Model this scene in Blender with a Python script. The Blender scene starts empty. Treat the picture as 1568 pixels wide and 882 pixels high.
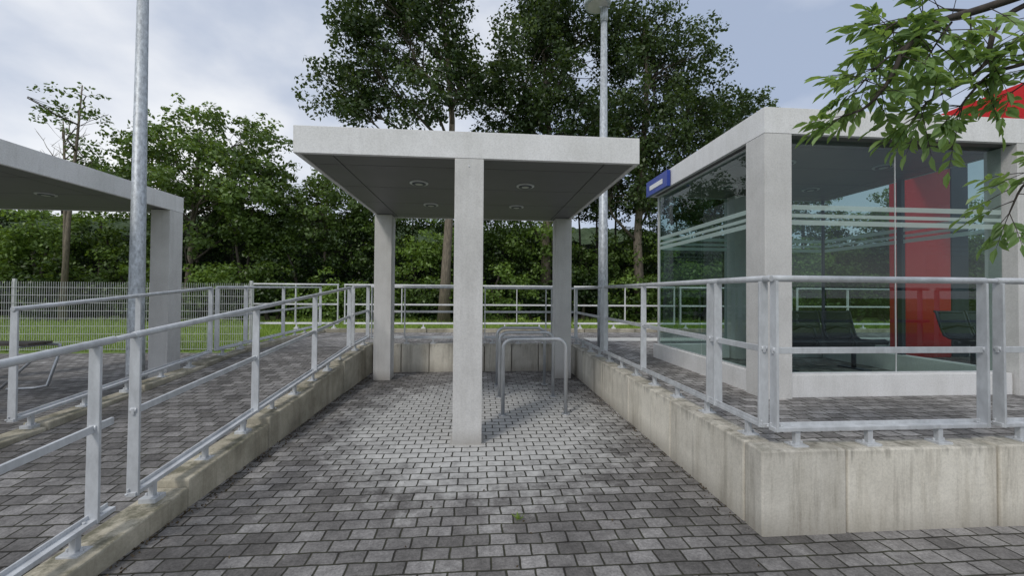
import bpy, math, random
import numpy as np
from mathutils import Vector, Matrix
R=math.radians
scene=bpy.context.scene
rng=np.random.default_rng(7)
random.seed(7)

# ---------------------------------------------------------------- materials
def newmat(name):
    m=bpy.data.materials.new(name); m.use_nodes=True
    nt=m.node_tree; nt.nodes.clear()
    out=nt.nodes.new('ShaderNodeOutputMaterial')
    return m,nt,out
def N(nt,t,**kw):
    n=nt.nodes.new(t)
    for k,v in kw.items():
        setattr(n,k,v)
    return n
def ramp(nt,fac,stops):
    r=nt.nodes.new('ShaderNodeValToRGB')
    el=r.color_ramp.elements
    while len(el)<len(stops): el.new(0.5)
    for e,(p,c) in zip(el,stops):
        e.position=p; e.color=(c[0],c[1],c[2],1) if not isinstance(c,(int,float)) else (c,c,c,1)
    nt.links.new(fac,r.inputs[0]); return r.outputs[0]
def coords(nt,scale=(1,1,1)):
    tc=N(nt,'ShaderNodeTexCoord'); mp=N(nt,'ShaderNodeMapping')
    mp.inputs['Scale'].default_value=scale
    nt.links.new(tc.outputs['Object'],mp.inputs[0]); return mp.outputs[0]
def noise(nt,vec,scale,detail=5,rough=.6):
    n=N(nt,'ShaderNodeTexNoise'); n.inputs['Scale'].default_value=scale
    n.inputs['Detail'].default_value=detail; n.inputs['Roughness'].default_value=rough
    nt.links.new(vec,n.inputs['Vector']); return n.outputs['Fac']
def mix(nt,fac,a,b,mode='MIX'):
    m=N(nt,'ShaderNodeMix',data_type='RGBA',blend_type=mode)
    for s,v in ((m.inputs[0],fac),(m.inputs[6],a),(m.inputs[7],b)):
        if isinstance(v,(int,float)): s.default_value=v
        elif isinstance(v,tuple): s.default_value=(v[0],v[1],v[2],1)
        else: nt.links.new(v,s)
    return m.outputs[2]
def princ(nt,out,color,rough=.8,metal=0,bump=None,bs=.3,bd=.01,spec=.5):
    p=N(nt,'ShaderNodeBsdfPrincipled')
    for s,v in ((p.inputs['Base Color'],color),(p.inputs['Roughness'],rough)):
        if isinstance(v,(int,float)): s.default_value=v if s.type=='VALUE' else (v,v,v,1)
        elif isinstance(v,tuple): s.default_value=(v[0],v[1],v[2],1)
        else: nt.links.new(v,s)
    p.inputs['Metallic'].default_value=metal
    p.inputs['Specular IOR Level'].default_value=spec
    if bump is not None:
        b=N(nt,'ShaderNodeBump'); b.inputs['Strength'].default_value=bs; b.inputs['Distance'].default_value=bd
        nt.links.new(bump,b.inputs['Height']); nt.links.new(b.outputs[0],p.inputs['Normal'])
    nt.links.new(p.outputs[0],out.inputs[0]); return p
def math_(nt,op,a,b,c=None,clamp=False):
    m=N(nt,'ShaderNodeMath',operation=op); m.use_clamp=clamp
    for i,v in enumerate((a,b,c)):
        if v is None: continue
        if isinstance(v,(int,float)): m.inputs[i].default_value=v
        else: nt.links.new(v,m.inputs[i])
    return m.outputs[0]

def concrete(name,light,dark,streak=.6,sx=5,edge=None,island=0,moss=0,foot=None):
    m,nt,out=newmat(name)
    v=coords(nt); n1=noise(nt,v,1.8,9,.65)
    base=ramp(nt,n1,[(.34,dark),(.62,light)])
    vs=coords(nt,(sx,sx,.35)); n2=noise(nt,vs,1.1,7,.72)
    vt=coords(nt,(sx*3.2,sx*3.2,.9)); n4=noise(nt,vt,1.0,6,.75)
    st=ramp(nt,n2,[(.34,(.26,.24,.21)),(.44,(.74,.72,.68)),(.52,(1,1,1))])
    c=mix(nt,streak,base,st,'MULTIPLY')
    c=mix(nt,streak*.8,c,ramp(nt,n4,[(.33,(.35,.33,.30)),(.46,(1,1,1))]),'MULTIPLY')
    n3=noise(nt,v,70,3,.7)
    c=mix(nt,.35,c,ramp(nt,n3,[(.3,.55),(.6,1.)]),'MULTIPLY')
    if island:
        ge=N(nt,'ShaderNodeNewGeometry')
        c=mix(nt,1,c,ramp(nt,ge.outputs['Random Per Island'],[(0,(1-island,1-island,1-island)),(1,(1.08,1.07,1.04))]),'MULTIPLY')
    tc=N(nt,'ShaderNodeTexCoord'); sp=N(nt,'ShaderNodeSeparateXYZ'); nt.links.new(tc.outputs['Object'],sp.inputs[0]); Z=sp.outputs['Z']
    if edge:   # run-off grime hanging from the coping
        a=math_(nt,'MULTIPLY_ADD',n4,edge[1]*3.0,Z)
        mr=N(nt,'ShaderNodeMapRange'); nt.links.new(a,mr.inputs[0])
        mr.inputs[1].default_value=edge[0]+edge[1]*1.15; mr.inputs[2].default_value=edge[0]+edge[1]*2.1; mr.inputs[3].default_value=0; mr.inputs[4].default_value=.9
        c=mix(nt,mr.outputs[0],c,(.11,.10,.08))
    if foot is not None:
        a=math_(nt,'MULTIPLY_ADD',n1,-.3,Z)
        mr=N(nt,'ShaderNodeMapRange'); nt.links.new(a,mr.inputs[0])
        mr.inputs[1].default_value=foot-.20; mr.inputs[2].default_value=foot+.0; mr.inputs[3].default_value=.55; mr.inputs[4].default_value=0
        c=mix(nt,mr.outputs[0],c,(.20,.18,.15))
    if moss:
        ge2=N(nt,'ShaderNodeNewGeometry'); s2=N(nt,'ShaderNodeSeparateXYZ'); nt.links.new(ge2.outputs['Normal'],s2.inputs[0])
        f=math_(nt,'MULTIPLY',ramp(nt,noise(nt,v,5,8,.75),[(.46,0.),(.60,1.)]),math_(nt,'MAXIMUM',s2.outputs['Z'],.2))
        c=mix(nt,math_(nt,'MULTIPLY',f,moss),c,(.085,.085,.05))
    princ(nt,out,c,.87,bump=n3,bs=.4,bd=.003)
    return m
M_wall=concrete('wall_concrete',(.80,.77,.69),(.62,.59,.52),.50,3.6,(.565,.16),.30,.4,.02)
M_curb=concrete('curb_concrete',(.58,.54,.44),(.30,.28,.22),.35,4,None,.15,.8)
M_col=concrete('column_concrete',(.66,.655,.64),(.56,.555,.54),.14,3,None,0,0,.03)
M_roof=concrete('fascia_concrete',(.80,.80,.80),(.71,.71,.70),.14,2)
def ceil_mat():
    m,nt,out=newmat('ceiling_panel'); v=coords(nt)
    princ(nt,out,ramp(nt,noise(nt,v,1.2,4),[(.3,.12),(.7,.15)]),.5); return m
M_ceil=ceil_mat()

def pavers(name,light=.20,pale_patch=True,bw=.168,rh=.118,tint=(1.0,.965,.94)):
    m,nt,out=newmat(name)
    v=coords(nt)
    nz=N(nt,'ShaderNodeTexNoise'); nz.inputs['Scale'].default_value=6; nz.inputs['Detail'].default_value=3
    nt.links.new(v,nz.inputs['Vector'])
    sub=N(nt,'ShaderNodeVectorMath',operation='SUBTRACT'); sub.inputs[1].default_value=(.5,.5,.5); nt.links.new(nz.outputs['Color'],sub.inputs[0])
    sc=N(nt,'ShaderNodeVectorMath',operation='SCALE'); sc.inputs['Scale'].default_value=.028; nt.links.new(sub.outputs[0],sc.inputs[0])
    ad=N(nt,'ShaderNodeVectorMath',operation='ADD'); nt.links.new(v,ad.inputs[0]); nt.links.new(sc.outputs[0],ad.inputs[1])
    b=N(nt,'ShaderNodeTexBrick'); b.offset=.5
    b.inputs['Scale'].default_value=1; b.inputs['Brick Width'].default_value=bw; b.inputs['Row Height'].default_value=rh
    b.inputs['Mortar Size'].default_value=.0078; b.inputs['Mortar Smooth'].default_value=.55; b.inputs['Bias'].default_value=0
    b.inputs['Color1'].default_value=(.55,.54,.53,1); b.inputs['Color2'].default_value=(1.18,1.18,1.18,1)
    b.inputs['Mortar'].default_value=(1,1,1,1)
    nt.links.new(ad.outputs[0],b.inputs['Vector'])
    n1=noise(nt,v,.6,7,.62); n2=noise(nt,v,55,5,.8); n3=noise(nt,v,2.8,7,.75); n5=noise(nt,v,13,5,.7)
    t=tint
    base=ramp(nt,n1,[(.32,tuple(light*.68*k for k in t)),(.66,tuple(light*1.2*k for k in t))])
    c=mix(nt,1,base,b.outputs['Color'],'MULTIPLY')
    c=mix(nt,.7,c,ramp(nt,n2,[(.32,.42),(.68,1.5)]),'MULTIPLY')
    c=mix(nt,.75,c,ramp(nt,n3,[(.32,.5),(.65,1.25)]),'MULTIPLY')
    c=mix(nt,.5,c,ramp(nt,n5,[(.35,.55),(.6,1.15)]),'MULTIPLY')
    if pale_patch:  # paler patch around the centre column, broken up by noise
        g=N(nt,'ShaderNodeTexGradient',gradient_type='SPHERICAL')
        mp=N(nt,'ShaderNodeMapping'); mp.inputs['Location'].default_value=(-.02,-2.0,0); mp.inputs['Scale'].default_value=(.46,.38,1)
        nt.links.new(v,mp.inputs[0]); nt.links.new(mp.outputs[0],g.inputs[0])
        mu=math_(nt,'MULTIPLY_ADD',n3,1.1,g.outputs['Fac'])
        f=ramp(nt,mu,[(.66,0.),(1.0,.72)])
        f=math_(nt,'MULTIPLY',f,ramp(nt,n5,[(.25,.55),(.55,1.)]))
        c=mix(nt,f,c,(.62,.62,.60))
    mort=ramp(nt,n3,[(.40,(.024,.022,.018)),(.66,(.050,.052,.030))])
    c=mix(nt,b.outputs['Fac'],c,mort)
    inv=math_(nt,'SUBTRACT',1,b.outputs['Fac'])
    h=math_(nt,'MULTIPLY_ADD',n2,.3,inv)
    princ(nt,out,c,.82,bump=h,bs=.9,bd=.009,spec=.35)
    return m
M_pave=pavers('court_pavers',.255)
M_rampp=pavers('ramp_pavers',.225,False)
M_plat=pavers('platform_pavers',.34,False)

def metal(name,col,rough,met=.6,var=.12,sc=12):
    m,nt,out=newmat(name); v=coords(nt,(1,1,.5)); n=noise(nt,v,sc,5,.7)
    c=ramp(nt,n,[(.3,tuple(k*(1-var) for k in col)),(.7,tuple(k*(1+var) for k in col))])
    princ(nt,out,c,rough,met,bump=n,bs=.05); return m
M_rail=metal('galvanised_rail',(.54,.56,.58),.48,.2,.2,9)
M_railw=metal('pale_rail',(.72,.73,.73),.5,.05)
M_pole=metal('galvanised_pole',(.42,.45,.48),.5,.3,.42,26)
M_fence=metal('fence_wire',(.55,.57,.55),.5,.2)
M_hoop=metal('steel_hoop',(.50,.52,.54),.35,.6)
M_frame=metal('glass_frame',(.60,.61,.62),.4,.3)
M_dark=metal('dark_metal',(.040,.048,.068),.45,.3)
M_black=metal('black_gap',(.02,.02,.02),.7,0)
M_wood=metal('seat_board',(.10,.085,.07),.7,0,.3)
M_red=metal('red_paint',(.60,.010,.013),.4,0,.06)
M_blue=metal('blue_enamel',(.02,.05,.30),.3,0,.04)
M_white=metal('white_enamel',(.75,.75,.75),.4,0,.04)
M_light=metal('pale_slab',(.60,.59,.55),.8,0,.15)
M_lens=metal('lamp_lens',(.45,.45,.43),.3,0,.1)

def leafmat(name,dark,light,trans=.35,gloss=.05):
    m,nt,out=newmat(name)
    at=N(nt,'ShaderNodeAttribute',attribute_name='v')
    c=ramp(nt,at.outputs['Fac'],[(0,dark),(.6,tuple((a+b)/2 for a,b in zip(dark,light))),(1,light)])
    d=N(nt,'ShaderNodeBsdfDiffuse'); t=N(nt,'ShaderNodeBsdfTranslucent'); g=N(nt,'ShaderNodeBsdfGlossy')
    g.inputs['Roughness'].default_value=.45; g.inputs['Color'].default_value=(.5,.5,.5,1)
    nt.links.new(c,d.inputs[0]); 
    c2=mix(nt,1,c,(1.25,1.15,.5),'MULTIPLY'); nt.links.new(c2,t.inputs[0])
    s1=N(nt,'ShaderNodeMixShader'); s1.inputs[0].default_value=trans
    nt.links.new(d.outputs[0],s1.inputs[1]); nt.links.new(t.outputs[0],s1.inputs[2])
    s2=N(nt,'ShaderNodeMixShader'); s2.inputs[0].default_value=gloss
    nt.links.new(s1.outputs[0],s2.inputs[1]); nt.links.new(g.outputs[0],s2.inputs[2])
    nt.links.new(s2.outputs[0],out.inputs[0]); return m
L_oak=leafmat('oak_leaf',(.026,.052,.018),(.125,.185,.072))
L_ash=leafmat('ash_leaf',(.075,.125,.035),(.22,.33,.10))
L_for=leafmat('forest_leaf',(.020,.045,.010),(.19,.30,.062))
L_near=leafmat('near_leaf',(.13,.23,.08),(.28,.42,.16),.5)
L_grass=leafmat('grass_blade',(.13,.21,.03),(.33,.46,.09),.3)
def bark(name,a,b):
    m,nt,out=newmat(name); v=coords(nt,(6,6,1)); n=noise(nt,v,3,6,.7)
    princ(nt,out,ramp(nt,n,[(.3,a),(.7,b)]),.9,bump=n,bs=.8,bd=.02); return m
M_bark=bark('bark',(.09,.075,.06),(.28,.23,.18))
M_limb=bark('limb_bark',(.04,.035,.028),(.12,.10,.08))
M_twig=bark('twig_bark',(.03,.025,.022),(.08,.065,.055))
def groundmat():
    m,nt,out=newmat('grass_ground'); v=coords(nt); n=noise(nt,v,.4,8,.7); n2=noise(nt,v,12,5,.7)
    c=ramp(nt,n,[(.3,(.12,.19,.035)),(.7,(.24,.33,.08))]); c=mix(nt,.6,c,ramp(nt,n2,[(.3,.5),(.7,1.3)]),'MULTIPLY')
    princ(nt,out,c,.95,bump=n2,bs=.6,bd=.05); return m
M_ground=groundmat()
def hillmat(name,a,b,s):
    m,nt,out=newmat(name); v=coords(nt); n=noise(nt,v,s,8,.75); 
    princ(nt,out,ramp(nt,n,[(.35,a),(.65,b)]),1,bump=n,bs=1,bd=1.5,spec=.1); return m
M_hill=hillmat('hill_forest',(.035,.058,.028),(.095,.13,.07),.35)
M_forest_shade=hillmat('forest_interior_shade',(.005,.008,.004),(.018,.028,.01),.8)  # near-black colour stands in for the shade inside the forest

def glassmat():
    m,nt,out=newmat('shelter_glass')
    tr=N(nt,'ShaderNodeBsdfTransparent'); tr.inputs[0].default_value=(.60,.70,.675,1)
    gl=N(nt,'ShaderNodeBsdfGlossy'); gl.inputs['Roughness'].default_value=.008; gl.inputs[0].default_value=(.85,.92,.92,1)
    lw=N(nt,'ShaderNodeLayerWeight'); lw.inputs['Blend'].default_value=.5
    pw=math_(nt,'POWER',lw.outputs['Facing'],4)
    mu=math_(nt,'MULTIPLY_ADD',pw,.62,.05,True)
    s=N(nt,'ShaderNodeMixShader'); nt.links.new(mu,s.inputs[0]); nt.links.new(tr.outputs[0],s.inputs[1]); nt.links.new(gl.outputs[0],s.inputs[2])
    nt.links.new(s.outputs[0],out.inputs[0]); return m
M_glass=glassmat()
def frostmat():
    m,nt,out=newmat('frosted_stripe')
    tr=N(nt,'ShaderNodeBsdfTransparent'); tr.inputs[0].default_value=(.8,.9,.87,1)
    d=N(nt,'ShaderNodeBsdfDiffuse'); d.inputs[0].default_value=(.72,.86,.82,1)
    t=N(nt,'ShaderNodeBsdfTranslucent'); t.inputs[0].default_value=(.72,.86,.82,1)
    a=N(nt,'ShaderNodeMixShader'); a.inputs[0].default_value=.45
    nt.links.new(d.outputs[0],a.inputs[1]); nt.links.new(t.outputs[0],a.inputs[2])
    s=N(nt,'ShaderNodeMixShader'); s.inputs[0].default_value=.75
    nt.links.new(tr.outputs[0],s.inputs[1]); nt.links.new(a.outputs[0],s.inputs[2]); nt.links.new(s.outputs[0],out.inputs[0]); return m
M_frost=frostmat()

# ---------------------------------------------------------------- mesh builder
class MB:
    def __init__(s): s.v=[]; s.f=[]; s.m=[]; s.mats=[]; s.sm=[]
    def mi(s,mat):
        if mat not in s.mats: s.mats.append(mat)
        return s.mats.index(mat)
    def hexa(s,p,mat):
        o=len(s.v); s.v+= [tuple(q) for q in p]; k=s.mi(mat)
        for f in ((0,3,2,1),(4,5,6,7),(0,1,5,4),(1,2,6,5),(2,3,7,6),(3,0,4,7)):
            s.f.append(tuple(o+i for i in f)); s.m.append(k); s.sm.append(False)
    def box(s,x0,x1,y0,y1,z0,z1,mat):
        s.hexa([(x0,y0,z0),(x1,y0,z0),(x1,y1,z0),(x0,y1,z0),(x0,y0,z1),(x1,y0,z1),(x1,y1,z1),(x0,y1,z1)],mat)
    def quad(s,p,mat):
        o=len(s.v); s.v+=[tuple(q) for q in p]; s.f.append(tuple(range(o,o+len(p)))); s.m.append(s.mi(mat)); s.sm.append(False)
    def tube(s,pts,rad,mat,seg=10,cap=True,smooth=True):
        pts=[Vector(p) for p in pts]; n=len(pts)
        if isinstance(rad,(int,float)): rad=[rad]*n
        k=s.mi(mat); rings=[]; prev=None
        for i,p in enumerate(pts):
            d=(pts[min(i+1,n-1)]-pts[max(i-1,0)])
            if d.length<1e-6: d=Vector((0,0,1))
            d.normalize()
            if prev is None:
                a=Vector((1,0,0)) if abs(d.x)<.9 else Vector((0,1,0))
                u=d.cross(a).normalized()
            else:
                u=(prev-d*prev.dot(d)); 
                u=u.normalized() if u.length>1e-5 else d.orthogonal().normalized()
            prev=u; w=d.cross(u); o=len(s.v)
            for j in range(seg):
                a=2*math.pi*j/seg; q=p+(u*math.cos(a)+w*math.sin(a))*rad[i]; s.v.append(tuple(q))
            rings.append(o)
        for a,b in zip(rings,rings[1:]):
            for j in range(seg):
                j2=(j+1)%seg; s.f.append((a+j,a+j2,b+j2,b+j)); s.m.append(k); s.sm.append(smooth)
        if cap:
            s.f.append(tuple(rings[0]+j for j in reversed(range(seg)))); s.m.append(k); s.sm.append(False)
            s.f.append(tuple(rings[-1]+j for j in range(seg))); s.m.append(k); s.sm.append(False)
    def build(s,name,bevel=0):
        me=bpy.data.meshes.new(name); me.from_pydata(s.v,[],s.f)
        for m in s.mats: me.materials.append(m)
        me.polygons.foreach_set('material_index',s.m); me.polygons.foreach_set('use_smooth',s.sm); me.update()
        ob=bpy.data.objects.new(name,me); scene.collection.objects.link(ob)
        if bevel:
            b=ob.modifiers.new('bevel','BEVEL'); b.width=bevel; b.segments=2; b.limit_method='ANGLE'; b.angle_limit=R(50)
        return ob

# ---------------------------------------------------------------- ground
g=MB(); g.quad([(-600,-300,-.05),(600,-300,-.05),(600,900,-.05),(-600,900,-.05)],M_ground); g.build('ground')
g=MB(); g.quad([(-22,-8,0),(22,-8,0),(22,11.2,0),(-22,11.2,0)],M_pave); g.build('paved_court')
RS=.085
def rz(y): return max(.004,min(.5,RS*(y-1)-.055))
g=MB()
ys=[1.7,2.2,3,4,5,6,7,7.53,8.54]
for a,b in zip(ys,ys[1:]):
    g.quad([(-4.2,a,rz(a)),(-2.36,a,rz(a)),(-2.36,b,rz(b)),(-4.2,b,rz(b))],M_rampp)
g.build('ramp_pavement')
g=MB()
g.quad([(2.07,2.74,.5),(30,2.74,.5),(30,8.54,.5),(2.07,8.54,.5)],M_plat)
g.quad([(-4.2,8.54,.5),(30,8.54,.5),(30,11.5,.5),(-4.2,11.5,.5)],M_plat)
g.quad([(2.6,9.3,.506),(30,9.3,.506),(30,10.0,.506),(2.6,10.0,.506)],M_light)
g.build('station_platform')

# ---------------------------------------------------------------- retaining walls
w=MB(); G=.008; T=.2; H=.565
xs=[1.88,2.49,3.63,4.75,5.9,7.0,8.1,9.2,10.3,11.4]
for i,(a,b) in enumerate(zip(xs,xs[1:])):
    w.box(a+(0 if i==0 else G),b-G,2.56+.006*(i%2),2.56+.18,-.1,H-.006*(i%2),M_wall)
y=2.752
k=0
while y<8.3:
    L=min(1.12,8.54-y); w.box(1.88+.004*(k%2),1.88+T,y,y+L-.014,-.1,H-.004*(k%2),M_wall); y+=L; k+=1
w.build('retaining_wall',.012)
w=MB(); x=-2.12; k=0
while x<1.86:
    L=min(.56,1.868-x); w.box(x,x+L-.014,8.35+.005*(k%2),8.54,-.1,H-.003*(k%2),M_wall); x+=L; k+=1
w.build('retaining_wall',.01)
w=MB()
x=-4.45
while x<14: w.box(x,x+1.48,11.5,11.72,-.1,.60,M_curb); x+=1.5
w.box(-4.46,-4.215,8.78,11.49,-.1,.585,M_curb)
w.build('platform_edge_wall',.01)
def curb(x0,x1,name,seed):
    r=random.Random(seed); w=MB(); y=.9; 
    while y<8.7:
        L=1.15; ym=y+L/2; ye=y+L-.014
        f=lambda q: max(.02,RS*(ym-1)+.045*(q-ym)) if ym<8 else .585
        j=r.uniform(-.012,.012); dz=r.uniform(-.010,.010)
        zz=[f(y)+dz,f(y)+dz,f(ye)+dz,f(ye)+dz]
        w.hexa([(x0+j,y,-.12),(x1+j,y,-.12),(x1+j,ye,-.12),(x0+j,ye,-.12),(x0+j,y,zz[0]),(x1+j,y,zz[1]),(x1+j,ye,zz[2]),(x0+j,ye,zz[3])],M_curb)
        y+=L
        if y+1>8.4 and x0>-3: 
            w.box(x0,x1,y,8.54,-.12,.58,M_curb); break
    w.build(name,.014)
curb(-2.36,-2.13,'ramp_kerb_wall',1); curb(-4.45,-4.215,'ramp_kerb_wall',2)

# ---------------------------------------------------------------- railings
def railing(mb,p0,p1,posts,zb,mat,ht=1.155,stubs=.54):
    p0=Vector((p0[0],p0[1],0)); p1=Vector((p1[0],p1[1],0)); d=(p1-p0); L=d.length; d.normalize(); n=Vector((-d.y,d.x,0))
    def P(s,z,o=0): 
        q=p0+d*s+n*o; return Vector((q.x,q.y,zb(q)+z))
    def bar(s0,s1,zc,hw,hh,off=0):
        a=P(s0,zc,off); b=P(s1,zc,off)
        up=Vector((0,0,1))*hh; nn=n*hw
        mb.hexa([a-nn-up,b-nn-up,b+nn-up,a+nn-up,a-nn+up,b-nn+up,b+nn+up,a+nn+up],mat)
    mb.tube([P(0,ht),P(L,ht)],.023,mat,10)
    bar(0,L,.655,.010,.022)
    bar(0,L,.115,.03,.014); bar(0,L,.14,.006,.012,.02)
    for s in posts:
        a=P(s,.10); b=P(s,ht-.018)
        t=d*.009; nn=n*.037
        mb.hexa([a-t-nn,a+t-nn,a+t+nn,a-t+nn,b-t-nn*.85,b+t-nn*.85,b+t+nn*.85,b-t+nn*.85],mat)
        mb.tube([P(s,.66,-.02),P(s,.66,.02)],.02,mat,8)
        for o in(-.05,.05):
            q=P(s+o,.128); mb.tube([q,q+Vector((0,0,.012))],.010,mat,6)
    s=.18
    while s<L:
        a=P(s,0); mb.box(a.x-.018,a.x+.018,a.y-.018,a.y+.018,a.z-.03,a.z+.115,mat)
        mb.box(a.x-.055,a.x+.055,a.y-.05,a.y+.05,a.z-.03,a.z+.010,mat)
        for ox in(-.038,.038): mb.tube([(a.x+ox,a.y,a.z+.008),(a.x+ox,a.y,a.z+.028)],.009,mat,6)
        s+=stubs
zc=lambda q:.565
zr=lambda q: min(.585,RS*(q.y-1))
r=MB()
railing(r,(-2.25,2.84),(-2.25,7.28),[.02,1.46,2.93,4.40],zr,M_rail)
railing(r,(-2.25,-.4),(-2.25,2.70),[.02,1.5,2.98-.0],lambda q:RS*(q.y-1),M_rail)
railing(r,(-2.25,7.42),(-2.25,8.44),[.02,1.0],zr,M_rail)
r.tube([(-2.25,2.69,1.155+RS*1.69),(-2.25,2.85,1.155+RS*1.85)],.018,M_rail)
r.build('ramp_railing',.003)
r=MB()
railing(r,(-4.34,.2),(-4.34,4.0),[.02,1.3,2.6,3.78],lambda q:RS*(q.y-1),M_rail)
railing(r,(-4.34,4.14),(-4.34,6.95),[.02,1.4,2.79],zr,M_rail)
railing(r,(-4.34,7.08),(-4.34,11.5),[.02,.85,2.3,4.4],zr,M_rail)
r.build('ramp_railing',.003)
r=MB()
railing(r,(2.02,2.72),(2.02,3.27),[.02],zc,M_rail)
railing(r,(2.02,3.27),(2.02,6.37),[.02,.13,1.58,3.08],zc,M_rail)
railing(r,(2.02,6.5),(2.02,8.42),[.02,1.85],zc,M_rail)
railing(r,(2.02,2.655),(3.66,2.655),[.02,1.62],zc,M_rail)
railing(r,(3.75,2.655),(7.0,2.655),[.02,1.5,3.1],zc,M_rail)
railing(r,(7.12,2.655),(10.4,2.655),[.02,1.5,3.1],zc,M_rail)
r.tube([(2.02,2.72,1.72),(2.02,2.655,1.72)],.023,M_rail)
r.tube([(3.66,2.655,1.72),(3.75,2.655,1.72)],.018,M_rail)
r.build('platform_railing',.003)
r=MB()
railing(r,(-2.2,8.45),(.0,8.45),[.02,.68,2.1],zc,M_rail)
railing(r,(.1,8.45),(2.0,8.45),[.02,1.3,1.42],zc,M_rail)
r.build('platform_railing',.003)
r=MB()
for a,b in((-6.2,-3.9),(-3.75,-.6),(-.45,2.6),(2.75,5.8),(5.95,9.5),(9.65,13)):
    railing(r,(a,11.62),(b,11.62),[.02,(b-a)/2,b-a-.02],lambda q:.62,M_railw,1.2,1.0)
r.build('platform_railing')

# ---------------------------------------------------------------- canopies
def downlight(mb,x,y,z):
    mb.tube([(x,y,z-.012),(x,y,z+.01)],.12,M_frame,24); mb.tube([(x,y,z-.02),(x,y,z-.008)],.09,M_dark,24)
    mb.tube([(x,y,z-.023),(x,y,z-.015)],.05,M_lens,16)
def canopy(name,x0,x1,y0,y1,z0,z1,cols,lights,nx=1,ny=3):
    c=MB(); t=.05
    c.box(x0,x1,y0,y0+t,z0,z1,M_roof); c.box(x0,x1,y1-t,y1,z0,z1,M_roof)
    c.box(x0,x0+t,y0+t+.001,y1-t-.001,z0,z1,M_roof); c.box(x1-t,x1,y0+t+.001,y1-t-.001,z0,z1,M_roof)
    c.box(x0+t+.001,x1-t-.001,y0+t+.001,y1-t-.001,z1-.1,z1-.03,M_roof)
    g=.005
    ax=x0+t+.006; bx=x1-t-.006; ay=y0+t+.006; by=y1-t-.006
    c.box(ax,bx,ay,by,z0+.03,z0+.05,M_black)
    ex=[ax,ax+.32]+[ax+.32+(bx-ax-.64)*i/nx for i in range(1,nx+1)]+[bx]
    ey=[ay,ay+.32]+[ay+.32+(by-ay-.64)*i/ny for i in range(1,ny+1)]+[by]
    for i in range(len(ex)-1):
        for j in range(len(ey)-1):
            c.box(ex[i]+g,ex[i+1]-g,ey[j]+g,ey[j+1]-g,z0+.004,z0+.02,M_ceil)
    for (a,b,d,e,zb) in cols: c.box(a,b,d,e,zb,z0-.002,M_col)
    for (x,y) in lights: downlight(c,x,y,z0)
    return c
c=canopy('bicycle_canopy',-1.93,1.75,4.32,7.92,3.045,3.33,
  [(-.272,.036,4.323,4.63,-.02),(-1.928,-1.62,7.6,7.915,-.02),(1.44,1.748,7.6,7.915,-.02)],
  [(-.8,5.36),(.6,5.36),(-.8,6.67),(.6,6.67)])
c.box(-.30,.06,4.30,4.65,-.01,.006,M_col)
c.tube([(-.12,4.318,2.96),(-.12,4.33,2.96)],.010,M_frame,10)
c.build('bicycle_canopy',.010)
c=canopy('bicycle_canopy',-9.2,-5.46,4.32,7.92,3.045,3.33,
  [(-5.78,-5.464,7.6,7.915,-.02),(-9.195,-8.9,7.6,7.915,-.02),(-7.5,-7.2,4.323,4.63,-.02)],
  [(-6.5,6.6),(-6.5,5.4),(-8.0,5.4),(-8.0,6.6)])
c.build('bicycle_canopy',.010)

# glazed shelter
X0,X1,Y0,Y1=3.03,6.36,4.08,7.02; ZB,ZT=3.35,3.63
c=canopy('s',X0,X1,Y0,Y1,ZB,ZT,[(X0+.003,X0+.31,Y0+.003,Y0+.31,.48),(X1-.31,X1-.003,Y0+.003,Y0+.31,.48),(4.42,4.72,6.70,7.0,.48)],
  [(4.0,5.0),(5.4,5.0),(4.0,6.2),(5.4,6.2)])
PT=.74
c.box(X0+.33,X1-.33,Y0+.05,Y0+.24,.48,PT,M_roof)
c.box(X0+.05,X0+.22,Y0+.33,Y1-.22,.48,PT,M_roof); c.box(X1-.22,X1-.05,Y0+.33,Y1-.22,.48,PT,M_roof)
c.box(X0+.05,4.40,Y1-.21,Y1-.06,.48,PT,M_roof); c.box(4.74,X1-.05,Y1-.21,Y1-.06,.48,PT,M_roof)
panes=MB(); ZG=ZB-.004
def pane_y(xa,xb,y): panes.quad([(xa,y,PT+.012),(xb,y,PT+.012),(xb,y,ZG),(xa,y,ZG)],M_glass)
def pane_x(ya,yb,x): panes.quad([(x,ya,PT+.012),(x,yb,PT+.012),(x,yb,ZG),(x,ya,ZG)],M_glass)
yf=Y0+.14; yr=Y1-.14; xl=X0+.12; xr=X1-.12
for a,b in((X0+.32,4.69),(4.70,X1-.32)): pane_y(a,b,yf)
for a,b in((xl+.03,4.40),(4.74,5.6),(5.61,xr-.03)): pane_y(a,b,yr)
for a,b in((Y0+.32,5.52),(5.53,yr-.01)): pane_x(a,b,xl)
for a,b in((Y0+.32,5.52),(5.53,yr-.01)): pane_x(a,b,xr)
def fq_y(xa,xb,y,z,h): panes.quad([(xa,y,z),(xb,y,z),(xb,y,z+h),(xa,y,z+h)],M_frost)
def fq_x(ya,yb,x,z,h): panes.quad([(x,ya,z),(x,yb,z),(x,yb,z+h),(x,ya,z+h)],M_frost)
for z,h in((2.39,.055),(2.475,.04),(2.56,.055)):
    fq_y(X0+.33,X1-.33,yf-.004,z,h); fq_y(xl+.05,4.39,yr-.004,z,h); fq_y(4.76,xr-.05,yr-.004,z,h)
    fq_x(Y0+.33,yr-.03,xl-.004,z,h); fq_x(Y0+.33,yr-.03,xr-.004,z,h)
c.box(xl-.02,xl+.02,yr-.005,yr+.03,PT,ZB-.005,M_frame)
c.box(5.605-.012,5.605+.012,yr-.012,yr+.03,PT,ZB-.005,M_dark)
c.box(xr-.02,xr+.02,yr-.005,yr+.03,PT,ZB-.005,M_dark)
c.box(xr-.03,xr+.03,5.49,5.56,PT,ZB-.005,M_dark)
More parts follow.
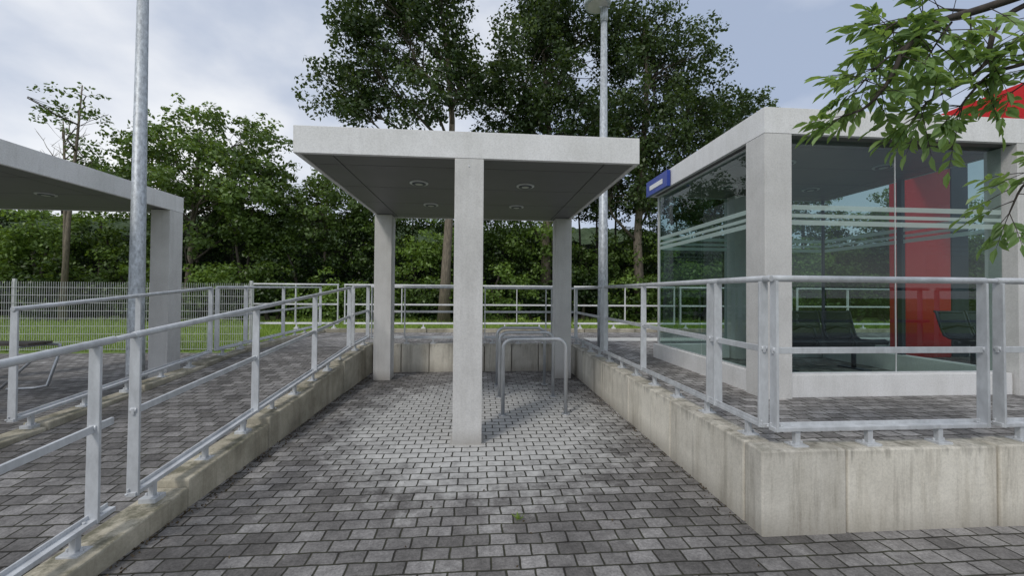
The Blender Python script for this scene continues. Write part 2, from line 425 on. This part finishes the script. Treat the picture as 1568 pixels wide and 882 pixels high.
c.box(4.692,4.698,yf-.008,yf+.008,PT,ZB-.005,M_frame)
c.box(X0+.33,X1-.33,yf-.02,yf+.02,PT+.001,PT+.014,M_frame)
c.box(xl-.02,xl+.02,Y0+.33,yr-.01,PT+.001,PT+.014,M_frame)
c.box(xl-.02,xl+.02,Y0+.33,yr-.01,ZB-.03,ZB-.004,M_frame)
sh=c.build('glass_waiting_shelter',.008)
po=panes.build('glass_panes'); po.parent=sh
s=MB()
s.box(2.96,3.02,6.2,7.0,3.34,3.60,M_blue); s.box(2.953,2.959,6.35,6.85,3.42,3.50,M_white)
s.build('station_name_sign',.004)

s=MB()
s.box(7.72,8.62,6.75,7.05,.48,4.7,M_red); s.box(7.76,8.3,4.6,6.74,3.95,4.70,M_red); s.box(8.7,9.05,6.8,7.0,.48,4.4,M_dark)
s.build('red_ticket_portal',.01)

def bench(name,x0,n,y,zg):
    b=MB(); wd=.56
    b.tube([(x0-.05,y+.18,zg+.36),(x0+n*wd+.02,y+.18,zg+.36)],.035,M_dark,10)
    for e in (x0+.25,x0+n*wd-.3):
        b.tube([(e,y+.18,zg+.36),(e,y+.18,zg+.02)],.03,M_dark,8); b.box(e-.06,e+.06,y-.05,y+.4,zg,zg+.02,M_dark)
    for i in range(n):
        xa=x0+i*wd; xb=xa+.50
        prof=[(y-.10,.40),(y-.12,.44),(y-.08,.455),(y+.1,.43),(y+.30,.42),(y+.38,.46),(y+.44,.62),(y+.50,.84),(y+.53,.86)]
        for x in(xa,xb): b.tube([(x,a,zg+z) for a,z in prof],.02,M_dark,8)
        for j in range(1,24):
            x=xa+(xb-xa)*j/24; b.tube([(x,a,zg+z) for a,z in prof],.0075,M_dark,5,False)
        for a,z in (prof[1],prof[3],prof[5],prof[6],prof[7]): b.tube([(xa,a,zg+z),(xb,a,zg+z)],.015,M_dark,6)
        b.tube([(xa,y+.42,zg+.56),(xa,y+.2,zg+.64),(xa,y-.02,zg+.63),(xa,y-.06,zg+.52),(xa,y+.0,zg+.44)],.015,M_dark,8)
    return b.build(name)
bench('wire_seat_bench',4.3,3,5.55,.5); bench('wire_seat_bench',7.7,3,5.75,.5)

for y in(5.35,6.28,7.12):
    h=MB(); x0,x1,z,r_=.32,1.16,1.0,.13
    pts=[(x0,y,-.02),(x0,y,z-r_)]+[(x0+r_-r_*math.cos(a),y,z-r_+r_*math.sin(a)) for a in np.linspace(.15,math.pi/2,7)]
    pts+=[(x1-r_+r_*math.sin(a),y,z-r_+r_*math.cos(a)) for a in np.linspace(0,math.pi/2,8)]+[(x1,y,-.02)]
    h.tube(pts,.026,M_hoop,14)
    for x in(x0,x1): h.tube([(x,y,.001),(x,y,.008)],.06,M_hoop,16)
    h.build('bicycle_rack_hoop')

b=MB()
for k in range(3): b.box(-9.0,-7.1,7.0+k*.13,7.11+k*.13,.72,.76,M_wood)
for x in(-7.25,-8.7):
    b.tube([(x,6.95,.70),(x+.02,7.45,.70)],.02,M_hoop)
    b.tube([(x,7.40,.70),(x+.25,7.38,.70),(x+.33,7.3,.62),(x+.33,7.25,.45),(x+.25,7.2,.05),(x+.1,7.15,.02),(x-.25,7.1,.02)],.022,M_hoop,10)
    b.tube([(x-.35,7.1,.02),(x+.1,7.2,.55),(x+.25,7.3,.6)],.02,M_hoop,10)
b.build('leaning_bench')

def lamp(x,y,zg,h,r0,r1,arm):
    l=MB(); l.tube([(x,y,zg),(x,y,zg+.9),(x,y,zg+1.0),(x,y,h)],[r0*1.08,r0*1.08,r0,r1],M_pole,20)
    l.box(x-.04,x+.04,y-r0*1.12,y-r0*1.05,zg+.4,zg+.75,M_pole)
    l.tube([(x,y,h-.3),(x,y,h-.02)],r1*1.25,M_pole,16)
    l.tube([(x,y,h-.02),(x+arm*.3,y-.05,h+.05)],[.05,.04],M_pole,10)
    l.tube([(x+arm*.3,y-.05,h+.0),(x+arm*.3,y-.05,h+.05),(x+arm*.3,y-.05,h+.12),(x+arm*.3,y-.05,h+.16)],[.25,.27,.18,.05],M_pole,24)
    l.tube([(x+arm*.3,y-.05,h-.01),(x+arm*.3,y-.05,h)],.2,M_lens,20)
    l.build('street_lamp')
lamp(-5.0,6.35,0,8.0,.098,.055,-.6); lamp(2.47,7.95,.5,7.42,.098,.06,-.5)

f=MB(); yF=11.35; xa,xb=-22,-6.1
for x in np.arange(xb,xa,-.055):
    f.box(x-.0035,x+.0035,yF-.003,yF+.003,.05,1.83,M_fence)
for z in np.arange(.08,1.85,.2):
    f.box(xa,xb,yF-.013,yF-.004,z-.005,z+.005,M_fence)
x=xb
while x>xa: f.box(x-.035,x+.035,yF+.01,yF+.06,-.05,1.9,M_fence); x-=2.9
f.build('mesh_fence')

# ---------------------------------------------------------------- foliage
def unit(n):
    v=rng.normal(size=(n,3)); return v/np.linalg.norm(v,axis=1,keepdims=True)
class Leaves:
    def __init__(s): s.P=[]; s.V=[]
    def cluster(s,c,r,n,size,tone,flat=.65,out=None,up=.5):
        d=unit(n); rr=rng.random(n)**.42
        p=d*rr[:,None]*np.array([r,r,r*flat]); p+=np.array(c)
        nrm=d*.7+unit(n)*.8+np.array([0,0,up]); nrm/=np.linalg.norm(nrm,axis=1,keepdims=True)
        a=np.cross(nrm,unit(n)); a/=np.linalg.norm(a,axis=1,keepdims=True)+1e-9
        b=np.cross(nrm,a); sz=size*rng.uniform(.6,1.3,n)[:,None]
        q=np.stack([p-a*sz*.5,p+b*sz*.3+a*sz*.08,p+a*sz*.5,p-b*sz*.3+a*sz*.08],1)
        s.P.append(q); s.V.append(np.clip(tone+rng.normal(0,.16,n),0,1))
def finish(name,L,leafm,wood=None):
    P=np.concatenate(L.P); V=np.concatenate(L.V); n=len(P)
    wv=wood.v if wood else []; wf=wood.f if wood else []
    nv=len(wv); 
    co=np.concatenate([np.array(wv,dtype=np.float32).reshape(-1,3),P.reshape(-1,3).astype(np.float32)])
    lw=np.array([i for f in wf for i in f],dtype=np.int32); cw=np.array([len(f) for f in wf],dtype=np.int32)
    loops=np.concatenate([lw,np.arange(n*4,dtype=np.int32)+nv]); cnt=np.concatenate([cw,np.full(n,4,dtype=np.int32)]).astype(np.int32)
    st=np.concatenate([[0],np.cumsum(cnt)[:-1]]).astype(np.int32)
    me=bpy.data.meshes.new(name); me.vertices.add(len(co)); me.vertices.foreach_set('co',co.ravel())
    me.loops.add(len(loops)); me.loops.foreach_set('vertex_index',loops)
    me.polygons.add(len(cnt)); me.polygons.foreach_set('loop_start',st)
    mats=(wood.mats if wood else [])+[leafm]
    for m in mats: me.materials.append(m)
    mi=np.concatenate([np.array(wood.m if wood else [],dtype=np.int32),np.full(n,len(mats)-1,dtype=np.int32)]).astype(np.int32)
    me.polygons.foreach_set('material_index',mi)
    me.polygons.foreach_set('use_smooth',np.concatenate([np.ones(len(wf),dtype=bool),np.zeros(n,dtype=bool)]))
    at=me.attributes.new('v','FLOAT','FACE'); at.data.foreach_set('value',np.concatenate([np.zeros(len(wf)),V]).astype(np.float32))
    me.update(calc_edges=True); me.validate()
    ob=bpy.data.objects.new(name,me); scene.collection.objects.link(ob); return ob
def curve(a,b,bend,n=6):
    a=np.array(a,float); b=np.array(b,float); o=rng.normal(size=3)*bend; ts=np.linspace(0,1,n)
    return [tuple(a*(1-t)+b*t+o*math.sin(math.pi*t)+rng.normal(size=3)*bend*.12*(0<t<1)) for t in ts]
def tree(name,trunk,tr,lobes,k,nl,ls,leafm,cr=(.55,1.1),tone=.45,shell=.45):
    W=MB(); L=Leaves(); n=len(trunk)
    W.tube(trunk,[tr*(1-.8*i/(n-1))*(1.25 if i==0 else 1) for i in range(n)],M_bark,10)
    T=np.array(trunk,float); 
    for (x,y,z,r) in lobes:
        zt=max(T[0,2]+2,z-r*1.3-.25*np.hypot(x-T[0,0],y-T[0,1])); zt=min(zt,T[-1,2])
        s=np.array([np.interp(zt,T[:,2],T[:,i]) for i in range(3)])
        limb=curve(s,(x,y,z),.45,7); lr=tr*.34
        W.tube(limb,list(np.linspace(lr,lr*.25,7)),M_limb,7)
        m=max(4,int(k*r*r)); d=unit(m); rad=r*rng.uniform(shell,1.14,m)[:,None]
        C=np.array([x,y,z])+d*rad*np.array([1.05,1.05,.9])
        lt=tone+rng.normal(0,.08)
        for c in C:
            a=limb[rng.integers(3,7)]
            W.tube(curve(a,c,.2,4),[lr*.28,lr*.2,lr*.13,.012],M_limb,5,False)
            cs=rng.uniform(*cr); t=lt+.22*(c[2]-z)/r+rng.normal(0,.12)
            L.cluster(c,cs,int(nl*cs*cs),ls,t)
            for q in range(2):
                o=unit(1)[0]*cs*1.0; L.cluster(c+o,cs*.5,int(nl*cs*cs*.3),ls,t)
    return finish(name,L,leafm,W)

tree('oak_tree',[(-1.9,22,-.1),(-1.8,22,3),(-1.6,22,7),(-1.55,22,11),(-1.9,22,15),(-2.4,22,19)],.30,
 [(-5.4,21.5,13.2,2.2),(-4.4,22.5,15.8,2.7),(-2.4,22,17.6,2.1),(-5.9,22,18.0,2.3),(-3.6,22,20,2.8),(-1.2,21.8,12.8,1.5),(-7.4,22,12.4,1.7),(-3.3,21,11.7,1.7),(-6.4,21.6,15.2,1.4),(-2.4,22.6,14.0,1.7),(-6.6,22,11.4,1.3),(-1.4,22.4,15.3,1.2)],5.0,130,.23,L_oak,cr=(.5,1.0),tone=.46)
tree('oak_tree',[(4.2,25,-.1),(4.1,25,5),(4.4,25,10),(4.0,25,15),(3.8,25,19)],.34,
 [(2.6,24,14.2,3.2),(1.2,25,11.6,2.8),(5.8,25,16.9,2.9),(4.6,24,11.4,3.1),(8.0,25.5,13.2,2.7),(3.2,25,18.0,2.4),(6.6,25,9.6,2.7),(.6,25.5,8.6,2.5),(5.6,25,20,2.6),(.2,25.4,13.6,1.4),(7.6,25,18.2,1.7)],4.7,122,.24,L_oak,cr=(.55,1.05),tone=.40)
tree('oak_tree',[(9.8,24,-.1),(9.6,24,5),(9.9,24,10),(10.2,24,15),(10.0,24,18)],.3,
 [(10.3,24,15.4,2.8),(12.6,24,16.2,2.2),(8.9,24.4,17.5,2.3),(12.9,24,13.3,2.4),(9.9,23.5,11.5,2.8),(13.4,24.5,10.6,2.6),(8.3,24,8.4,2.5),(11.2,24,8.4,2.7),(10.8,24,18.5,1.8),(14.9,24.3,12.9,1.2)],4.8,122,.23,L_oak,cr=(.5,1.0),tone=.44)
tree('oak_tree',[(17,26.5,-.1),(17,26.5,5),(16.8,26.5,9),(17.1,26.5,13)],.26,
 [(17.4,26.5,14.1,2.0),(15.4,26.5,12.6,2.3),(19.2,26.5,13.2,1.9),(17.4,26,10.2,3.0),(14.6,26,9.0,2.6),(20.7,26.5,10.0,2.6)],4.8,122,.23,L_oak,cr=(.5,1.0),tone=.43)
tree('ash_tree',[(-17,25,-.1),(-16.8,25,4),(-16.6,25,8),(-16.4,25,11)],.2,
 [(-16.4,25,11.1,1.9),(-18.6,25,10.1,1.8),(-14.2,25,10.6,1.9),(-17.6,24.5,8.2,2.3),(-14.3,24.6,8.2,2.2),(-12.4,25,9.3,1.6),(-19.8,25,8.4,1.7),(-16,24,6.3,2.3),(-13,24.5,6.6,1.8)],5.0,122,.25,L_ash,cr=(.45,.9),tone=.5)
tree('ash_tree',[(-9.6,26,-.1),(-9.6,26,4),(-9.5,26,8)],.16,
 [(-9.6,26,8.3,1.6),(-11.2,26,7.2,1.7),(-8.1,26,7.1,1.6),(-9.6,25.5,6,2.0),(-6.6,26,6.4,1.4)],5.2,120,.24,L_ash,cr=(.45,.85),tone=.32)
tree('robinia_tree',[(-20.8,22,-.1),(-20.6,22,5),(-20.3,22,9),(-20.1,22,12)],.13,
 [(-20.2,22,11.6,.9),(-19.7,22,10.2,1.0),(-20.9,22,9.3,.9),(-19.5,22,8.2,1.1),(-21.5,22,10.8,.5)],5.5,110,.2,L_ash,cr=(.3,.6),tone=.35)
W=MB(); W.tube([(-21.6,23,-.1),(-21.7,23,6),(-21.9,23,10.5)],[.12,.08,.02],M_bark,8)
for i in range(16):
    z=random.uniform(6.5,10); a=np.array([-21.75,23,z]); e=a+np.array([random.uniform(-1.3,1.1),random.uniform(-.6,.6),random.uniform(.8,1.8)])
    cpts=curve(a,e,.15,5); W.tube(cpts,[.03,.025,.02,.014,.008],M_bark,5,False)
    for j in range(4):
        s=np.array(cpts[random.randint(1,4)]); W.tube([tuple(s),tuple(s+np.array([random.uniform(-.5,.5),random.uniform(-.3,.3),random.uniform(.2,.6)]))],[.012,.005],M_bark,4,False)
W.build('dead_tree')

def forest():
    L=Leaves(); W=MB()
    prof=[(-60,10),(-34,9.8),(-24,9.2),(-19,8.8),(-12,9.0),(-10,9.0),(-8,8.6),(-5,8.0),(0,8.6),(6,9.6),(14,10.4),(22,10),(30,9.2),(40,9),(60,9)]
    px=[p[0] for p in prof]; pz=[p[1] for p in prof]
    for row,(yc,fr,st) in enumerate(((23.3,.34,2.0),(25.2,.66,2.4),(28.0,1.0,2.6))):
        x=-40.0
        while x<42:
            xx=x+rng.uniform(-.8,.8); top=np.interp(xx,px,pz)*fr*rng.uniform(.76,1.18); r=st*rng.uniform(.58,.88)
            yy=yc+rng.uniform(-1.0,1.0); tl=rng.choice([.1,.28,.45,.65,.9])+rng.normal(0,.05)
            zc_=top-r
            W.tube(curve((xx,yy,-.1),(xx+rng.uniform(-.5,.5),yy,zc_),.25,5),[.13,.11,.09,.07,.04],M_limb,6,False)
            m=int(3.5*r*r*1.6)+5; d=unit(m); d[:,1]=-np.abs(d[:,1])*.9+.15
            C=np.array([xx,yy,zc_])+d*r*rng.uniform(.55,1.1,m)[:,None]*np.array([1.1,1,1.0])
            m2=int(m*(.6 if row==0 else .45)); C2=np.stack([xx+rng.uniform(-r,r,m2),yy+rng.uniform(-.9,.2,m2),rng.uniform(max(.4,zc_*.2),max(.9,zc_),m2)],1)
            for c in C: 
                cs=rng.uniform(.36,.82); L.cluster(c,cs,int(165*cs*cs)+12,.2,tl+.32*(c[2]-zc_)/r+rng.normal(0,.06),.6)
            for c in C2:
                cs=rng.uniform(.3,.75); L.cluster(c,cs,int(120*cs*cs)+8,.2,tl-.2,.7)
            x+=st*.62
    return finish('forest_edge',L,L_for,W)
forest()
def blades(name,n,xr,yr,hr,zg,wd,tone):
    x=rng.uniform(*xr,n); y=yr[0]+(yr[1]-yr[0])*rng.random(n)**1.3; h=rng.uniform(*hr,n)*(.6+.8*(np.sin(x*1.3)+np.cos(y*2.1)+2)/4)
    a=rng.uniform(0,2*np.pi,n); dx=np.cos(a)*wd; dy=np.sin(a)*wd; lx=rng.normal(0,.35,n)*h; ly=rng.normal(0,.35,n)*h
    z=np.full(n,zg)
    P=np.stack([np.stack([x-dx,y-dy,z],1),np.stack([x+dx,y+dy,z],1),np.stack([x+dx*.6+lx*.5,y+dy*.6+ly*.5,z+h*.6],1),np.stack([x+lx,y+ly,z+h],1)],1)
    L=Leaves(); L.P.append(P); L.V.append(np.clip(rng.normal(tone,.2,n),0,1))
    for i in range(70):
        c=(rng.uniform(-5,24),rng.uniform(11.95,14.5),rng.uniform(.15,.7)); s=rng.uniform(.12,.3); L.cluster(c,s,int(300*s),.09,rng.uniform(.3,.9),.9)
    return finish(name,L,L_grass)
blades('meadow_grass',60000,(-30,26),(11.8,22.5),(.10,.34),-.05,.012,.75)
def tuft(x,y,n,r,h):
    L=Leaves(); P=[]
    for i in range(n):
        a=random.uniform(0,6.28); q=random.uniform(0,r); bx=x+math.cos(a)*q*.4; by=y+math.sin(a)*q*.4; hh=h*random.uniform(.5,1); w=.0025
        P.append([(bx-w,by,0),(bx+w,by,0),(bx+w+math.cos(a)*q*.6,by+math.sin(a)*q*.6,hh*.7),(bx+math.cos(a)*q*1.3,by+math.sin(a)*q*1.3,hh)])
    L.P.append(np.array(P)); L.V.append(rng.uniform(.0,.5,n)); return finish('grass_tuft',L,L_grass)
tuft(.29,2.88,22,.04,.035)
L=Leaves()
for i in range(600):
    y=random.uniform(1.5,8); L.cluster((-2.11+random.random()**2*.12,y,.004),.02,2,.02,.3)
for i in range(240):
    L.cluster((1.87-random.random()**2*.1,random.uniform(2.6,8.3),.004),.02,2,.018,.3)
for i in range(200):
    L.cluster((random.uniform(-2,1.8),random.uniform(1.2,8),.006),.02,1,.018,.3)
finish('fallen_leaf_litter',L,leafmat('dry_leaf',(.05,.035,.02),(.16,.12,.06),.1))

def terrain(name,y0,y1,hf,mat,xr=(-160,160),nx=160,ny=12):
    v=[];f=[]
    for j in range(ny+1):
        for i in range(nx+1):
            x=xr[0]+(xr[1]-xr[0])*i/nx; y=y0+(y1-y0)*j/ny; v.append((x,y,hf(x,j/ny)))
    for j in range(ny):
        for i in range(nx):
            a=j*(nx+1)+i; f.append((a,a+1,a+nx+2,a+nx+1))
    me=bpy.data.meshes.new(name); me.from_pydata(v,[],f); me.materials.append(mat)
    me.polygons.foreach_set('use_smooth',[True]*len(f)); ob=bpy.data.objects.new(name,me); scene.collection.objects.link(ob)
from mathutils import noise as mn
terrain('dark_forest_backdrop',29,33,lambda x,t:-.2+min(1,t*2.2)*(5.6+1.1*mn.noise(Vector((x*.25,t*3,0)))+.5*mn.noise(Vector((x*1.1,t*9,3)))),M_forest_shade,(-90,90),260,12)  # backdrop sheet behind the leaves, forest-interior shade painted into its dark colour
terrain('hill',90,240,lambda x,t:-1+math.sin(t*math.pi*.5)*(33+10*mn.noise(Vector((x*.008,1,0))))*(1.1-.2*math.tanh(x/120))+2.6*mn.noise(Vector((x*.16,t*20,5)))+1.5*mn.noise(Vector((x*.4,t*45,9))),M_hill,(-420,420),420,60)

# ---------------------------------------------------------------- overhanging branch (ash, trunk right of camera)
W=MB(); L=Leaves()
def leaflet(p,d,nrm,l,wd,t):
    d=d/np.linalg.norm(d); b=np.cross(nrm,d); b/=np.linalg.norm(b)+1e-9; n2=np.cross(d,b)
    m1=p+d*l*.35; m2=p+d*l*.7; e=p+d*l-n2*l*.12
    for sgn in(1,-1):
        L.P.append(np.array([[p,m1+b*sgn*wd+n2*wd*.25,m2+b*sgn*wd*.75+n2*wd*.15,e]])); L.V.append(np.array([t]))
def pinnate(p,d,l=.2,np_=4):
    d=np.array(d,float); d/=np.linalg.norm(d); up=np.array([rng.normal(0,.35),rng.normal(0,.35),1.]); b=np.cross(up,d); b/=np.linalg.norm(b); nrm=np.cross(d,b)
    e=np.array(p)+d*l-np.array([0,0,l*.18]); W.tube([tuple(p),tuple((np.array(p)+e)/2+np.array([0,0,l*.05])),tuple(e)],[.0022,.0018,.001],M_twig,4,False)
    t=float(np.clip(rng.normal(.6,.25),0,1))
    for i in range(np_):
        f=.3+.62*i/np_; q=np.array(p)*(1-f)+e*f
        for sg in(1,-1):
            dd=d*.75+b*sg*.8+rng.normal(size=3)*.15-np.array([0,0,.25])
            leaflet(q,dd,nrm+rng.normal(size=3)*.3,rng.uniform(.06,.09),.0145,t+rng.normal(0,.08))
    leaflet(e,d-np.array([0,0,.3]),nrm,.085,.0155,t)
def branch(pts,r0,r1,leaves,seg=10,rise=.2):
    P=np.array(pts,float); n=len(P); tt=np.linspace(0,n-1,n*4)
    S=np.stack([np.interp(tt,range(n),P[:,i]) for i in range(3)],1)
    for _ in range(2): S[1:-1]=(S[:-2]+S[1:-1]*2+S[2:])/4
    W.tube([tuple(q) for q in S],list(np.linspace(r0,r1,len(S))),M_twig,8)
    for i in range(leaves):
        f=rng.uniform(.25,1)**.8; k=int(f*(len(S)-2)); q=S[k]; d=(S[k+1]-S[k]); d/=np.linalg.norm(d)+1e-9
        dd=d*.5+unit(1)[0]*.9+np.array([0,0,-.05]); 
        e=q+dd*rng.uniform(.02,.10); W.tube([tuple(q),tuple(e)],[.003,.002],M_twig,4,False); pinnate(e,dd,rng.uniform(.11,.19),rng.integers(3,5))
    d=S[-1]-S[-3]
    for j in range(3): pinnate(S[-1],d/np.linalg.norm(d)+unit(1)[0]*.5,.15,4)
W.tube([(4.4,.5,-.05),(4.35,.55,1.5),(4.3,.7,3),(4.2,.9,4.2),(4.1,1.0,5.5)],[.14,.11,.09,.07,.03],M_bark,12)
A=[(4.3,.65,2.7),(3.6,1.2,3.1),(2.9,1.6,3.14),(2.46,1.81,3.03),(2.27,1.82,2.98),(2.09,1.83,2.84),(2.03,1.84,2.68),(1.92,1.86,2.54),(1.80,1.87,2.50)]
branch(A,.028,.004,24)
branch([(2.9,1.6,3.14),(2.56,1.8,3.0),(2.52,1.8,2.84),(2.5,1.8,2.76),(2.38,1.82,2.66),(2.22,1.83,2.58),(2.16,1.84,2.50)],.014,.004,18)
branch([(3.5,1.25,3.1),(2.95,1.7,2.85),(2.68,1.79,2.76),(2.52,1.8,2.72),(2.42,1.82,2.60),(2.36,1.82,2.52)],.014,.003,14)
branch([(2.27,1.82,2.98),(2.14,1.86,3.02),(2.06,1.9,2.97),(2.0,1.9,2.90)],.008,.003,14)
branch([(2.46,1.81,3.03),(2.35,1.9,3.10),(2.25,1.95,3.06)],.008,.003,10)
branch([(2.09,1.83,2.84),(2.0,1.85,2.78),(1.93,1.87,2.70),(1.88,1.87,2.64)],.007,.003,13)
branch([(2.35,1.83,2.98),(2.25,1.8,2.88),(2.2,1.82,2.78)],.006,.003,9)
branch([(3.7,1.1,3.05),(3.2,1.5,2.6),(2.88,1.7,2.35),(2.68,1.79,2.17),(2.62,1.8,2.02)],.014,.003,14)
branch([(2.9,1.6,3.14),(2.75,1.7,3.0),(2.62,1.75,2.88)],.008,.003,12)
branch([(2.95,1.7,2.85),(2.75,1.75,2.72),(2.62,1.78,2.62)],.008,.003,9)
for k in range(7):
    z=3.2+k*.35; a=random.uniform(-2.0,.6); branch([(4.2,.9,z),(4.2+math.cos(a)*.6,.9+math.sin(a)*.6,z+.3),(4.2+math.cos(a)*1.3,.9+math.sin(a)*1.3,z+.35)],.02,.004,14)
finish('overhanging_ash_tree',L,L_near,W)

# ---------------------------------------------------------------- world, sun, camera
wd=bpy.data.worlds.new('World'); scene.world=wd; wd.use_nodes=True; nt=wd.node_tree; nt.nodes.clear()
out=N(nt,'ShaderNodeOutputWorld'); bg=N(nt,'ShaderNodeBackground'); bg.inputs[1].default_value=.1
sky=N(nt,'ShaderNodeTexSky',sky_type='NISHITA'); sky.sun_disc=False
sd=Vector((-.52,-.68,.95)).normalized()
sky.sun_elevation=math.asin(sd.z); sky.sun_rotation=math.atan2(sd.x,sd.y)
tc=N(nt,'ShaderNodeTexCoord'); mp=N(nt,'ShaderNodeMapping'); mp.inputs['Scale'].default_value=(1,1,1.7); mp.inputs['Location'].default_value=(.35,.1,.2)
nt.links.new(tc.outputs['Generated'],mp.inputs[0])
n1=noise(nt,mp.outputs[0],1.9,7,.5)
cl=ramp(nt,n1,[(.36,(4.3,5.1,6.7)),(.48,(6.3,6.9,8.1)),(.58,(8.8,9.1,9.7)),(.68,(10.8,10.9,11))])
c=mix(nt,.88,sky.outputs[0],cl)
nt.links.new(c,bg.inputs[0]); nt.links.new(bg.outputs[0],out.inputs[0])
ld=bpy.data.lights.new('sun','SUN'); ld.energy=1.5; ld.angle=R(12); ld.color=(1,.95,.88)
lo=bpy.data.objects.new('sun',ld); scene.collection.objects.link(lo); lo.rotation_euler=sd.to_track_quat('Z','Y').to_euler()
cd=bpy.data.cameras.new('camera'); cd.lens=14.23; cd.sensor_width=36; cd.clip_end=2000; cd.clip_start=.05
co=bpy.data.objects.new('camera',cd); scene.collection.objects.link(co)
co.matrix_world=Matrix.Translation((0,0,1.6))@Matrix.Rotation(R(-4.6),4,'Z')@Matrix.Rotation(R(90.83),4,'X')@Matrix.Rotation(R(.42),4,'Z')
scene.camera=co
scene.view_settings.view_transform='Standard'; scene.view_settings.look='None'; scene.view_settings.exposure=0
